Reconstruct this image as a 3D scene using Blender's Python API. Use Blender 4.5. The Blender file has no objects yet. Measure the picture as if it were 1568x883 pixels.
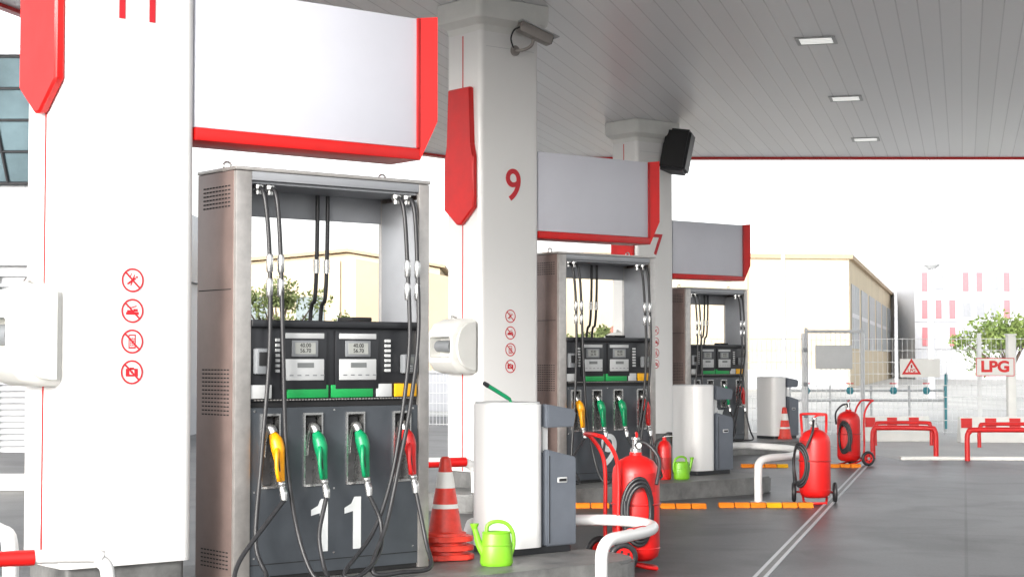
import bpy, bmesh, math, random
from math import radians, sin, cos, pi
from mathutils import Vector, Matrix
random.seed(7)
sc = bpy.context.scene
TH = radians(39)
O = [(-1.483, 9.09), (.45, 16.35), (2.5, 24.4)]
DG = (.257, .966)          # direction of the row of islands
ND = (.966, -.257)

def IL(i, s, v, z=0):
    o = O[i]
    return (o[0]+s*cos(TH)-v*sin(TH), o[1]+s*sin(TH)+v*cos(TH), z)

# ------------------------------------------------------------------ materials
def M(name, col, rough=.5, metal=0., var=.06, scale=5., bump=0., bscale=40., coat=0., emis=0., rv=.08):
    m = bpy.data.materials.new(name); m.use_nodes = True
    nt = m.node_tree; b = nt.nodes['Principled BSDF']; L = nt.links
    tc = nt.nodes.new('ShaderNodeTexCoord')
    n = nt.nodes.new('ShaderNodeTexNoise'); n.inputs['Scale'].default_value = scale; n.inputs['Detail'].default_value = 7
    n.inputs['Roughness'].default_value = .62
    L.new(tc.outputs['Object'], n.inputs['Vector'])
    r = nt.nodes.new('ShaderNodeValToRGB')
    r.color_ramp.elements[0].position = .3; r.color_ramp.elements[1].position = .7
    r.color_ramp.elements[0].color = tuple(max(0, c*(1-var*1.5)) for c in col)+(1,)
    r.color_ramp.elements[1].color = tuple(min(1, c*(1+var*.7)) for c in col)+(1,)
    L.new(n.outputs['Fac'], r.inputs['Fac']); L.new(r.outputs['Color'], b.inputs['Base Color'])
    mr = nt.nodes.new('ShaderNodeMapRange'); mr.inputs['To Min'].default_value = max(.02, rough-rv); mr.inputs['To Max'].default_value = min(1, rough+rv)
    L.new(n.outputs['Fac'], mr.inputs['Value']); L.new(mr.outputs['Result'], b.inputs['Roughness'])
    b.inputs['Metallic'].default_value = metal
    b.inputs['Coat Weight'].default_value = coat; b.inputs['Coat Roughness'].default_value = .1
    if bump:
        n2 = nt.nodes.new('ShaderNodeTexNoise'); n2.inputs['Scale'].default_value = bscale; n2.inputs['Detail'].default_value = 4
        L.new(tc.outputs['Object'], n2.inputs['Vector'])
        bp = nt.nodes.new('ShaderNodeBump'); bp.inputs['Strength'].default_value = bump; bp.inputs['Distance'].default_value = .01
        L.new(n2.outputs['Fac'], bp.inputs['Height']); L.new(bp.outputs['Normal'], b.inputs['Normal'])
    if emis:
        b.inputs['Emission Color'].default_value = tuple(col)+(1,); b.inputs['Emission Strength'].default_value = emis
    return m

white = M('white_enamel', (.76, .755, .74), .34, var=.02, scale=1.2, coat=.15)
white2 = M('white_plastic', (.70, .70, .665), .45, var=.04)
signw = M('sign_face', (.60, .61, .67), .38, var=.03, scale=1.5)
red = M('red_paint', (.60, .008, .007), .4, var=.08)
redd = M('red_paint_dark', (.38, .012, .012), .4, var=.1)
decal = M('red_decal', (.55, .015, .025), .5, var=.03)
steel = M('brushed_steel', (.52, .495, .47), .36, .7, var=.12, scale=12)
steel2 = M('bright_metal', (.60, .60, .59), .27, .9, var=.08, scale=20)
frameg = M('frame_grey', (.34, .35, .37), .45, .3, var=.06)
brown = M('bronze_side', (.27, .20, .18), .34, .45, var=.16, scale=3)
slate = M('slate_panel', (.056, .064, .074), .36, var=.16, scale=3, coat=.12)
black = M('black_plastic', (.018, .019, .022), .38, var=.2)
blackm = M('black_matte', (.012, .012, .013), .7, var=.2)
rubber = M('hose_rubber', (.022, .022, .024), .42, var=.25, scale=30)
lgrey = M('light_grey_plastic', (.50, .51, .51), .45, var=.05)
numw = M('number_vinyl', (.66, .68, .68), .5, var=.03)
mgrey = M('mid_grey_plastic', (.2, .21, .22), .45, var=.08)
dim = M('dim_window', (.16, .17, .17), .3)
recess = M('recess_metal', (.13, .13, .135), .4, .4, var=.3, scale=8)
camgrey = M('camera_housing_grey', (.30, .275, .255), .4, .2, var=.1)
lcd = M('lcd', (.33, .34, .32), .2, var=.05)
green = M('label_green', (.01, .30, .07), .4)
yellow = M('label_yellow', (.80, .40, .01), .4)
ngreen = M('nozzle_green', (.0, .24, .09), .4, var=.14, scale=20)
nyel = M('nozzle_yellow', (.80, .33, .0), .4, var=.14, scale=20)
nred = M('nozzle_red', (.58, .015, .015), .4, var=.14, scale=20)
bingrey = M('bin_grey', (.125, .14, .165), .42, .15, var=.08)
lime = M('lime_plastic', (.18, .47, .02), .35, var=.12, scale=12)
conc = M('kerb_concrete', (.17, .17, .165), .5, var=.4, scale=4, bump=.3, rv=.2)
orange = M('orange_rubber', (.80, .22, .01), .6, var=.16)
conered = M('cone_red', (.66, .042, .025), .5, var=.2, scale=14)
cream = M('cream_render', (.56, .475, .34), .9, var=.07, scale=.4)
tan = M('tan_render', (.42, .32, .215), .9, var=.08, scale=.4)
glass = M('window_glass', (.10, .15, .17), .12, .2, var=.4, scale=.6)
glassb = M('hazy_window', (.15, .19, .20), .4, var=.25, scale=.8)
panel = M('cladding_grey', (.50, .51, .53), .5, .1, var=.05)
louv = M('louvre_grey', (.28, .29, .31), .5, .2)
polem = M('galvanised_pole', (.50, .51, .52), .5, .2)
farpole = M('far_pole_paint', (.48, .49, .51), .6)
wire = M('fence_wire_white', (.72, .73, .73), .5)
teal = M('teal_valve', (.03, .22, .26), .4)
roofm = M('roof_tile', (.40, .18, .13), .85, var=.2, scale=3)
lampm = M('lamp_panel', (.92, .92, .88), .4, emis=.7)
bark = M('bark', (.12, .09, .07), .9, var=.3)
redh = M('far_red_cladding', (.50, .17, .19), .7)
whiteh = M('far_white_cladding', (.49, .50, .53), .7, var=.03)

# ------------------------------------------------------------------ mesh helpers
def fin(bm, name, parent, mat, ang=32):
    bmesh.ops.recalc_face_normals(bm, faces=bm.faces[:])
    lim = radians(ang)
    for f in bm.faces: f.smooth = True
    for e in bm.edges:
        e.smooth = (len(e.link_faces) == 2 and e.calc_face_angle(3) < lim)
    me = bpy.data.meshes.new(name); bm.to_mesh(me); bm.free()
    ob = bpy.data.objects.new(name, me); sc.collection.objects.link(ob)
    if mat: me.materials.append(mat)
    if parent: ob.parent = parent
    return ob

def G(name, loc=(0, 0, 0), rot=0.):
    e = bpy.data.objects.new(name, None); e.empty_display_size = .2
    sc.collection.objects.link(e); e.location = loc; e.rotation_euler = (0, 0, rot)
    return e

def addbox(bm, x0, x1, y0, y1, z0, z1):
    vs = [bm.verts.new(p) for p in [(x0,y0,z0),(x1,y0,z0),(x1,y1,z0),(x0,y1,z0),(x0,y0,z1),(x1,y0,z1),(x1,y1,z1),(x0,y1,z1)]]
    for f in [(0,3,2,1),(4,5,6,7),(0,1,5,4),(1,2,6,5),(2,3,7,6),(3,0,4,7)]:
        bm.faces.new([vs[i] for i in f])
    return vs

def box(name, p, x0, x1, y0, y1, z0, z1, mat, bev=.004, seg=2):
    bm = bmesh.new(); addbox(bm, x0, x1, y0, y1, z0, z1)
    if bev: bmesh.ops.bevel(bm, geom=bm.edges[:], offset=bev, segments=seg, affect='EDGES', profile=.5)
    return fin(bm, name, p, mat)

def boxes(name, p, lst, mat, bev=0):
    bm = bmesh.new()
    for b in lst: addbox(bm, *b)
    if bev: bmesh.ops.bevel(bm, geom=bm.edges[:], offset=bev, segments=1, affect='EDGES')
    return fin(bm, name, p, mat)

def prism(name, p, pts, vec, mat, bev=0, seg=2):
    bm = bmesh.new(); v = Vector(vec)
    a = [bm.verts.new(q) for q in pts]; b = [bm.verts.new(Vector(q)+v) for q in pts]
    n = len(pts)
    bm.faces.new(a); bm.faces.new(b[::-1])
    for i in range(n): bm.faces.new([a[i], a[(i+1) % n], b[(i+1) % n], b[i]])
    if bev:
        bmesh.ops.bevel(bm, geom=bm.edges[:], offset=bev, segments=seg, affect='EDGES')
    return fin(bm, name, p, mat)

def rrect(x0, x1, y0, y1, r, z, seg=6):
    out = []
    for cx, cy, a0 in [(x1-r, y1-r, 0), (x0+r, y1-r, 90), (x0+r, y0+r, 180), (x1-r, y0+r, 270)]:
        for k in range(seg+1):
            a = radians(a0+90*k/seg); out.append((cx+r*cos(a), cy+r*sin(a), z))
    return out

def loft(name, p, secs, mat, ang=32):
    bm = bmesh.new(); R = [[bm.verts.new(q) for q in s] for s in secs]; n = len(R[0])
    for a, b in zip(R, R[1:]):
        for k in range(n): bm.faces.new([a[k], a[(k+1) % n], b[(k+1) % n], b[k]])
    bm.faces.new(R[0][::-1]); bm.faces.new(R[-1])
    return fin(bm, name, p, mat, ang)

def sweep(bm, pts, rad, seg=10, sub=6, closed=False):
    P = [Vector(q) for q in pts]; n = len(P)
    R = rad if isinstance(rad, (list, tuple)) else [rad]*n
    S, RR = [], []
    rng = n if closed else n-1
    for i in range(rng):
        p0 = P[(i-1) % n] if closed or i > 0 else P[0]*2-P[1]
        p1 = P[i]; p2 = P[(i+1) % n]
        p3 = P[(i+2) % n] if closed or i+2 < n else P[-1]*2-P[-2]
        for k in range(sub):
            t = k/sub
            S.append(.5*((2*p1)+(-p0+p2)*t+(2*p0-5*p1+4*p2-p3)*t*t+(-p0+3*p1-3*p2+p3)*t**3))
            RR.append(R[i]*(1-t)+R[(i+1) % n]*t)
    if not closed: S.append(P[-1]); RR.append(R[-1])
    m = len(S); rings = []; nrm = None
    for i in range(m):
        if closed: t = S[(i+1) % m]-S[i-1]
        else: t = S[min(i+1, m-1)]-S[max(i-1, 0)]
        if t.length < 1e-9: t = Vector((0, 0, 1))
        t.normalize()
        if nrm is None:
            nrm = t.orthogonal().normalized()
        nrm = (nrm-t*nrm.dot(t)).normalized(); bi = t.cross(nrm)
        rings.append([bm.verts.new(S[i]+(nrm*cos(2*pi*k/seg)+bi*sin(2*pi*k/seg))*RR[i]) for k in range(seg)])
    for i in range(m if closed else m-1):
        a, b = rings[i], rings[(i+1) % m]
        for k in range(seg): bm.faces.new([a[k], a[(k+1) % seg], b[(k+1) % seg], b[k]])
    if not closed: bm.faces.new(rings[0][::-1]); bm.faces.new(rings[-1])

def tube(name, p, pts, r, mat, seg=10, sub=6, closed=False):
    bm = bmesh.new(); sweep(bm, pts, r, seg, sub, closed); return fin(bm, name, p, mat, 50)

def cyl(name, p, a, b, r, mat, r2=None, seg=20):
    return tube(name, p, [a, b], [r, r if r2 is None else r2], mat, seg, 1)

def lathe(name, p, prof, c, mat, seg=28, ang=32):
    bm = bmesh.new(); rings = []
    for r, z in prof:
        if r < 1e-6: rings.append([bm.verts.new((c[0], c[1], c[2]+z))])
        else: rings.append([bm.verts.new((c[0]+r*cos(2*pi*k/seg), c[1]+r*sin(2*pi*k/seg), c[2]+z)) for k in range(seg)])
    for a, b in zip(rings, rings[1:]):
        for k in range(seg):
            q = [a[k % len(a)], a[(k+1) % len(a)], b[(k+1) % len(b)], b[k % len(b)]]
            q2 = []
            for x in q:
                if x not in q2: q2.append(x)
            if len(q2) > 2: bm.faces.new(q2)
    return fin(bm, name, p, mat, ang)

def text(name, p, s, size, loc, mat, ext=.002, offs=0., sx=1.):
    cu = bpy.data.curves.new(name, 'FONT'); cu.body = s; cu.size = size; cu.extrude = ext; cu.offset = offs
    cu.align_x = 'CENTER'; cu.align_y = 'CENTER'
    t = bpy.data.objects.new(name+'_tmp', cu); sc.collection.objects.link(t)
    bpy.context.view_layer.update()
    me = bpy.data.meshes.new_from_object(t.evaluated_get(bpy.context.evaluated_depsgraph_get()))
    bpy.data.objects.remove(t)
    ob = bpy.data.objects.new(name, me); sc.collection.objects.link(ob)
    me.materials.clear(); me.materials.append(mat)
    ob.parent = p; ob.location = loc; ob.rotation_euler = (pi/2, 0, 0); ob.scale = (sx, 1, 1)
    return ob

def digit_one(name, p, x, z0, h, w, y, mat):
    # upright stroke with a flag on the left; x = right edge
    pts = [(x, y, z0), (x, y, z0+h), (x-w*.85, y, z0+h), (x-w*1.25, y, z0+h*.87), (x-w*2.1, y, z0+h*.80), (x-w*2.1, y, z0+h*.69), (x-w, y, z0+h*.73), (x-w, y, z0)]
    return prism(name, p, pts, (0, .002, 0), mat)

# ------------------------------------------------------------------ fuel dispenser
def pump(i, num):
    W, D, H, z0 = 1.29, .42, 2.39, .174
    g = G('fuel_dispenser', (O[i][0], O[i][1], 0), TH)
    box('side_shell_left', g, 0, .03, .03, D, z0, H-.002, brown, .003)
    box('side_shell_right', g, W-.03, W, .03, D, z0, H-.002, brown, .003)
    box('front_post_left', g, 0.003, .10, 0, .03, z0, H-.003, steel, .004)
    box('front_post_right', g, W-.075, W-.003, 0, .03, z0, H-.003, steel, .004)
    box('inner_post_left', g, .03, .098, .031, D-.03, 1.55, H-.09, frameg, .003)
    box('inner_post_right', g, W-.073, W-.03, .031, D-.03, 1.55, H-.09, frameg, .003)
    box('back_post_left', g, .031, .10, D-.03, D-.002, z0, H-.004, steel, .003)
    box('back_post_right', g, W-.075, W-.031, D-.03, D-.002, z0, H-.004, steel, .003)
    box('top_cap', g, -.004, W+.004, -.004, D+.004, H, H+.02, steel, .004)
    box('header_front', g, .101, W-.076, 0.002, .028, H-.05, H-.002, frameg, .003)
    box('header_back', g, .101, W-.076, D-.028, D-.003, H-.21, H-.002, frameg, .003)
    boxes('header_underside', g, [(.099, W-.074, .03, D-.03, H-.065, H-.052)], frameg)
    bm = bmesh.new()
    for zc, rows in ((2.26, 6), (1.2, 12), (.30, 5)):
        for r in range(rows):
            for c in range(9):
                y = .06+c*.034; z = zc+(r-rows/2)*.022
                addbox(bm, -.002, .001, y, y+.022, z, z+.007)
    fin(bm, 'side_vents', g, blackm)
    box('side_panel_seam', g, -.0015, .001, .045, .40, 1.745, 1.75, blackm, 0)
    for x in (.06, W-.2):
        bm = bmesh.new(); sweep(bm, [(x+.024*cos(a), .2, H+.038+.024*sin(a)) for a in [2*pi*k/8 for k in range(8)]], .006, 8, 3, True)
        fin(bm, 'lifting_eye', g, steel2, 60)
    box('display_housing', g, .101, W-.076, .02, D-.02, 1.14, 1.575, black, .006)
    box('display_top_ledge', g, .102, W-.077, -.012, .3, 1.545, 1.585, black, .008)
    box('ledge_tray', g, .78, .92, .05, .2, 1.586, 1.61, blackm, .006)
    for cx in (.44, .79):
        box('display_bezel', g, cx-.145, cx+.145, .004, .019, 1.205, 1.53, black, .006)
        box('price_label', g, cx-.125, cx+.125, -.001, .004, 1.485, 1.515, lgrey, .002)
        box('lcd_frame', g, cx-.085, cx+.085, -.004, .004, 1.385, 1.475, mgrey, .004)
        box('lcd_screen', g, cx-.066, cx+.066, -.006, -.0035, 1.40, 1.462, lcd, 0)
        text('lcd_digits_a', g, '40.00', .032, (cx, -.0065, 1.447), blackm, .0005)
        text('lcd_digits_b', g, '56.70', .032, (cx, -.0065, 1.418), blackm, .0005)
        box('preset_plate', g, cx-.125, cx+.125, -.003, .004, 1.255, 1.372, lgrey, .004)
        box('preset_window', g, cx-.05, cx+.055, -.005, -.0025, 1.325, 1.352, dim, 0)
        boxes('preset_marks', g, [(cx-.1+k*.05, cx-.075+k*.05, -.0045, -.0028, 1.28, 1.286) for k in range(5)], mgrey)
    for x0, x1, mt in ((.105, .235, lgrey), (.335, .60, green), (.62, .90, green), (.925, 1.03, lgrey), (1.05, 1.205, yellow)):
        box('product_label', g, x0, x1, .008, .019, 1.158, 1.232 if mt is not green else 1.228, mt, .003)
    boxes('louvre_left', g, [(.262, .285, .008, .02, 1.3+k*.028, 1.316+k*.028) for k in range(7)], lgrey)
    boxes('louvre_right', g, [(.985, 1.02, .008, .02, 1.3+k*.028, 1.316+k*.028) for k in range(7)], lgrey)
    box('card_reader_left', g, .12, .20, -.03, .02, 1.29, 1.43, mgrey, .01)
    box('card_reader_left_slot', g, .132, .188, -.034, -.029, 1.335, 1.41, blackm, .002)
    box('card_reader_right', g, 1.09, 1.19, -.03, .02, 1.29, 1.40, mgrey, .01)
    box('card_reader_right_screen', g, 1.105, 1.175, -.033, -.029, 1.345, 1.385, lcd, .002)
    boxes('keypad', g, [(1.105+c*.025, 1.12+c*.025, -.034, -.029, 1.3+r*.014, 1.308+r*.014) for c in range(3) for r in range(3)], lgrey)
    box('gap_shadow', g, .101, W-.076, .03, D-.03, 1.11, 1.139, blackm, 0)
    boxes('perforation_band', g, [(.13+k*.02, .141+k*.02, .012, .0195, 1.146, 1.152) for k in range(52)], steel)
    box('lower_core', g, .101, W-.076, .11, D-.02, z0+.04, 1.108, slate, .003)
    cs = [.227, .50, .78, 1.10]; hw = .056
    xs = [.101]+[q for c in cs for q in (c-hw, c+hw)]+[W-.076]
    lst = [(xs[2*k], xs[2*k+1], .012, .11, .68, 1.07) for k in range(5)]
    lst += [(.101, W-.076, .012, .11, 1.07, 1.108), (.101, W-.076, .012, .11, .20, .68)]
    boxes('lower_front_panel', g, lst, slate)
    box('panel_seam', g, .105, W-.08, .0105, .013, .262, .267, blackm, 0)
    box('kick_plate', g, .101, W-.076, .02, D-.02, z0, .2, blackm, 0)
    boxes('panel_screws', g, [(x-.005, x+.005, .009, .0125, z-.005, z+.005) for x in (.13, .64, 1.18) for z in (.30, .655, 1.09)], steel2)
    if num == '11':
        digit_one('dispenser_number_first', g, .60, .31, .29, .052, .0085, numw)
        digit_one('dispenser_number_second', g, .82, .31, .29, .052, .0085, numw)
    else:
        text('dispenser_number', g, num, .42, (.66, .010, .47), numw, .002, .006, sx=1.05)
    for k, c in enumerate(cs):
        fr = [(c-hw-.006, c-hw+.004, .002, .105, .672, 1.076), (c+hw-.004, c+hw+.006, .002, .105, .672, 1.076),
              (c-hw+.004, c+hw-.004, .002, .105, 1.064, 1.076), (c-hw+.004, c+hw-.004, .002, .105, .672, .684)]
        boxes('recess_frame', g, fr, steel2)
        box('recess_back', g, c-hw+.004, c+hw-.004, .095, .109, .684, 1.062, recess, 0)
        box('nozzle_boot', g, c-.03, c+.035, .03, .094, .95, 1.055, blackm, .012)
        mt = [nyel, ngreen, ngreen, nred][k]
        n = g
        tube('nozzle_spout', n, [(c-.012, .06, .84), (c-.012, .05, .93), (c-.008, .03, .99), (c, .0, 1.0), (c+.006, -.018, .97)], [.012, .015, .02, .024, .025], steel2, 10)
        tube('nozzle_body', n, [(c+.004, -.014, .965), (c+.010, -.035, .93), (c+.014, -.05, .885), (c+.020, -.058, .81), (c+.026, -.062, .715)],
             [.023, .037, .038, .027, .022], mt, 12)
        tube('nozzle_guard', n, [(c+.006, -.055, .90), (c-.016, -.088, .87), (c-.024, -.10, .80), (c-.010, -.095, .735), (c+.022, -.07, .715)],
             [.012, .012, .011, .011, .012], mt, 8)
        tube('nozzle_lever', n, [(c+.006, -.05, .87), (c-.004, -.08, .84), (c+.004, -.083, .77)], .006, black, 8)
        tube('nozzle_swivel', n, [(c+.026, -.062, .717), (c+.028, -.066, .70), (c+.03, -.07, .68), (c+.032, -.08, .65), (c+.03, -.088, .61)],
             [.017, .022, .016, .022, .017], steel2, 12)
    j = [0, .012, -.015][i]
    b = [
        [(.17, .06, 2.32), (.175, -.01, 2.24), (.195, -.03, 1.9), (.19, -.04, 1.4), (.14+j, -.05, .85), (.10+j, -.06, .40), (.11, -.16, .225), (.0, -.27, .2),
         (-.12, -.24, .21), (-.06, -.17, .32), (.13, -.12, .50), (.257, -.09, .615)],
        [(.245, .06, 2.32), (.25, -.01, 2.24), (.265, -.03, 1.9), (.27, -.05, 1.4), (.29+j, -.06, .85), (.34+j*2, -.09, .45), (.37, -.20, .22), (.42, -.27, .2),
         (.44, -.20, .26), (.455, -.13, .42), (.525, -.09, .615)],
        [(1.09, .06, 2.32), (1.095, -.01, 2.24), (1.11, -.03, 1.9), (1.11, -.05, 1.45), (1.03+j, -.08, 1.0), (.94+j, -.1, .66), (.80+j*2, -.13, .40), (.56, -.22, .215),
         (.62, -.28, .2), (.80, -.2, .30), (.86, -.13, .46), (.808, -.09, .615)],
        [(1.165, .06, 2.32), (1.17, -.01, 2.24), (1.18, -.03, 1.9), (1.165, -.06, 1.5), (1.08+j, -.1, 1.1), (.98+j, -.13, .76), (.88+j*2, -.16, .46), (.72, -.25, .215),
         (.90, -.3, .2), (1.10, -.27, .21), (1.15, -.16, .34), (1.13, -.09, .615)]]
    for pts in b:
        tube('fuel_hose', g, pts, .0125, rubber, 10, 8)
        x, y, z = pts[2]
        for dz in (.0, -.13):
            tube('hose_coupling', g, [(x, y, z+.04+dz), (x, y, z+.03+dz), (x, y, z-.05+dz), (x, y, z-.06+dz)], [.014, .019, .019, .014], steel2, 10, 1)
        x, y, z = pts[0]
        lathe('hose_outlet', g, [(0, .0), (.03, 0), (.03, -.02), (.02, -.03), (.02, -.05), (0, -.05)], (x, y, z+.0), steel2, 14)
    for x in (.745, .815):
        tube('rear_hose', g, [(x, D-.06, 2.32), (x, D-.06, 2.15), (x+.005, D-.045, 1.9), (x+.01, D-.02, 1.72), (x+.01, D+.03, 1.58), (x, D+.06, .6), (x-.05, D+.16, .2)], .0125, rubber, 8)
        tube('rear_coupling', g, [(x+.004, D-.046, 1.95), (x+.006, D-.042, 1.87)], .019, steel2, 8, 1)
    return g

# ------------------------------------------------------------------ column
def column(i, num, numz):
    g = G('canopy_column', IL(i, -.60, 0), TH)
    w = .36; D = .53
    prism('cladding', g, rrect(-w, w, 0, D, .055, .325), (0, 0, 4.15), white)
    prism('plinth', g, rrect(-w+.03, w-.03, .03, D-.03, .03, .17), (0, 0, .16), conc)
    loft('capital', g, [rrect(-w-a, w+a, -a, D+a, .06, z) for a, z in ((.0, 4.44), (.012, 4.50), (.07, 4.56), (.08, 4.6), (.08, 4.745))], white2, 20)
    box('red_line_side', g, -w-.004, -w+.002, D/2-.006, D/2+.006, .33, 4.42, red, 0)
    box('red_line_edge', g, w-.004, w+.003, .06, .075, .33, 4.42, red, 0)
    c = D/2; a, b_ = .17, .225
    P = [(c-a, 3.92), (c+a, 3.92), (c+a, 3.38), (c+b_, 3.26), (c+b_, 2.78), (c+.03, 2.63), (c-.03, 2.63), (c-b_, 2.78), (c-b_, 3.26), (c-a, 3.38)]
    prism('emblem', g, [(-w-.001, y, z) for y, z in P][::-1], (-.055, 0, 0), red, .012, 1)
    boxes('panel_joint', g, [(-.29, .29, -.0008, .001, 4.30, 4.304)], lgrey)
    if num == '11':
        digit_one('column_number_first', g, -.055, numz-.12, .27, .034, -.003, decal)
        digit_one('column_number_second', g, .115, numz-.12, .27, .034, -.003, decal)
    else:
        text('column_number', g, num, .42, (.035, -.003, numz), decal, .003, .004, sx=.95)
    return g

def prohib(i, kind, z):
    g = G('prohibition_sign', IL(i, -.60, -.003, z), TH)
    bm = bmesh.new(); R, r, n = .062, .053, 40
    A = [bm.verts.new((R*cos(2*pi*k/n), 0, R*sin(2*pi*k/n))) for k in range(n)]
    B = [bm.verts.new((r*cos(2*pi*k/n), 0, r*sin(2*pi*k/n))) for k in range(n)]
    for k in range(n): bm.faces.new([A[k], A[(k+1) % n], B[(k+1) % n], B[k]])
    d = (r+.001)*.7071; e = .0032
    bm.faces.new([bm.verts.new(q) for q in [(-d-e, 0.0003, d-e), (-d+e, 0.0003, d+e), (d+e, 0.0003, -d+e), (d-e, 0.0003, -d-e)]])
    fin(bm, 'ring', g, decal)
    bm = bmesh.new()
    def q(x0, x1, z0, z1, y=.001): bm.faces.new([bm.verts.new(p) for p in [(x0, y, z0), (x1, y, z0), (x1, y, z1), (x0, y, z1)]])
    def rot(x0, x1, z0, z1, a):
        c, s = cos(a), sin(a)
        bm.faces.new([bm.verts.new((x*c-zz*s, .001, x*s+zz*c)) for x, zz in [(x0, z0), (x1, z0), (x1, z1), (x0, z1)]])
    if kind == 0:
        rot(-.036, .02, -.005, .005, radians(35)); rot(.024, .034, -.005, .005, radians(35)); rot(.0, .03, .02, .024, radians(60))
        rot(-.03, .03, -.003, .003, radians(70))
    elif kind == 1:
        q(-.036, .036, -.02, -.006); q(-.03, .0, -.006, .004); q(.006, .03, -.004, .01); rot(.0, .03, .014, .02, .3); rot(-.034, -.01, .01, .016, -.3)
    elif kind == 2:
        q(-.02, .02, .03, .036); q(-.02, .02, -.036, -.028); q(-.02, -.015, -.028, .03); q(.015, .02, -.028, .03)
        for a in range(3):
            for b in range(4): q(-.011+a*.009, -.005+a*.009, -.022+b*.011, -.015+b*.011)
    else:
        q(-.034, .034, -.022, -.012); q(-.034, -.014, -.012, .014); q(.014, .034, -.012, .014); q(-.012, .012, .014, .024); q(-.034, .034, .012, .018)
        q(-.006, .006, -.006, .006)
    fin(bm, 'pictogram', g, decal)

def signboard(i):
    g = G('hanging_sign_board', IL(i, -.238, 0), TH)
    L = 1.46
    box('face_panel', g, 0, L, .02, .30, 2.60, 3.36, signw, .004)
    box('bottom_band', g, 0, L+.002, .008, .312, 2.53, 2.597, red, .005)
    a0, a1 = L+.003, L+.10
    bm = bmesh.new(); v = {}
    co = dict(a=(a0,.008,2.53), b=(a0,.31,2.53), c=(a1,-.03,2.76), d=(a1,.33,2.76), e=(a1,-.03,3.375), f=(a1,.33,3.375), g=(a0,.008,3.365), h=(a0,.31,3.365))
    for k_, p_ in co.items(): v[k_] = bm.verts.new(p_)
    for s in ('aceg', 'bdfh', 'acdb', 'cefd', 'eghf', 'gabh'): bm.faces.new([v[x] for x in s])
    bmesh.ops.recalc_face_normals(bm, faces=bm.faces[:])
    fin(bm, 'end_wing', g, red)
    box('end_trim', g, a0-.02, a0-.001, .004, .02, 2.6, 3.362, redd, .002)
    box('mount_bracket', g, -.03, -.001, .06, .26, 2.7, 3.3, frameg, .003)

def rr(x, y0, y1, z0, z1, r, seg=4):
    return [(x, p[0], p[1]) for p in [(q[0], q[1]) for q in rrect(y0, y1, z0, z1, r, 0, seg)]]

def towel(i):
    g = G('paper_towel_dispenser', IL(i, -.962, .05, 0), TH)
    z0, z1 = 1.235, 1.75
    bm = bmesh.new(); sec = []
    for (x, t, b, y0, y1) in [(0, z1, z0, 0.0, .42), (-.10, z1-.0, z0+.0, 0, .42), (-.20, z1-.04, z0+.03, .0, .42), (-.27, z1-.13, z0+.11, .01, .41)]:
        sec.append([bm.verts.new(p) for p in rr(x, y0, y1, b, t, .05)])
    n = len(sec[0])
    for a, b in zip(sec, sec[1:]):
        for k in range(n): bm.faces.new([a[k], a[(k+1) % n], b[(k+1) % n], b[k]])
    bm.faces.new(sec[0][::-1])
    x = -.27
    inn = [bm.verts.new(p) for p in rr(x, .05, .37, z0+.15, z1-.17, .03)]
    for k in range(n): bm.faces.new([sec[-1][k], sec[-1][(k+1) % n], inn[(k+1) % n], inn[k]])
    inn2 = [bm.verts.new(p) for p in rr(x+.12, .06, .36, z0+.16, z1-.18, .03)]
    for k in range(n): bm.faces.new([inn[k], inn[(k+1) % n], inn2[(k+1) % n], inn2[k]])
    bm.faces.new(inn2)
    fin(bm, 'housing', g, white2, 40)
    arc = []
    for k in range(13):
        a = radians(90+180*k/12); arc.append((-.06+.19*cos(a), -.004, (z0+z1)/2+.225*sin(a)))
    prism('side_cover', g, [(-.03, -.004, z1-.03)]+arc+[(-.03, -.004, z0+.03)], (0, -.03, 0), white2, .006, 2)
    cyl('paper_roll', g, (-.20, .1, (z0+z1)/2), (-.20, .32, (z0+z1)/2), .055, mgrey)
    tube('hook', g, [(.0, .3, z1+.0), (-.05, .3, z1+.03), (-.08, .28, z1+.01)], .012, steel2, 8)

def servicebin(i, s0, v0):
    g = G('service_bin', IL(i, s0, v0, .172), TH)
    X0 = .25
    prism('base_plate', g, rrect(X0+.02, .78, -.0, .38, .03, 0), (0, 0, .04), black)
    prism('white_body', g, rrect(X0, .56, -.02, .40, .10, .041, 8), (0, 0, .88), white)
    prism('top_rim', g, rrect(X0+.008, .552, -.012, .392, .095, .922, 8), (0, 0, .012), lgrey)
    prism('grey_cabinet', g, [(.562, -.015, .041), (.80, -.015, .041), (.80, -.015, .585), (.562, -.015, .64)], (0, .40, 0), bingrey, .008)
    prism('grey_hood', g, [(.562, -.015, .775), (.78, -.015, .775), (.80, -.015, .86), (.78, -.015, .885), (.562, -.015, .92)], (0, .40, 0), bingrey, .006)
    box('opening_back', g, .562, .60, .03, .36, .62, .78, lgrey, 0)
    box('slot_frame', g, .64, .72, -.022, -.013, .43, .465, lgrey, .006)
    box('slot', g, .65, .71, -.024, -.021, .439, .456, blackm, 0)
    box('door_seam', g, .575, .579, -.018, -.012, .06, .6, blackm, 0)
    return g

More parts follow.
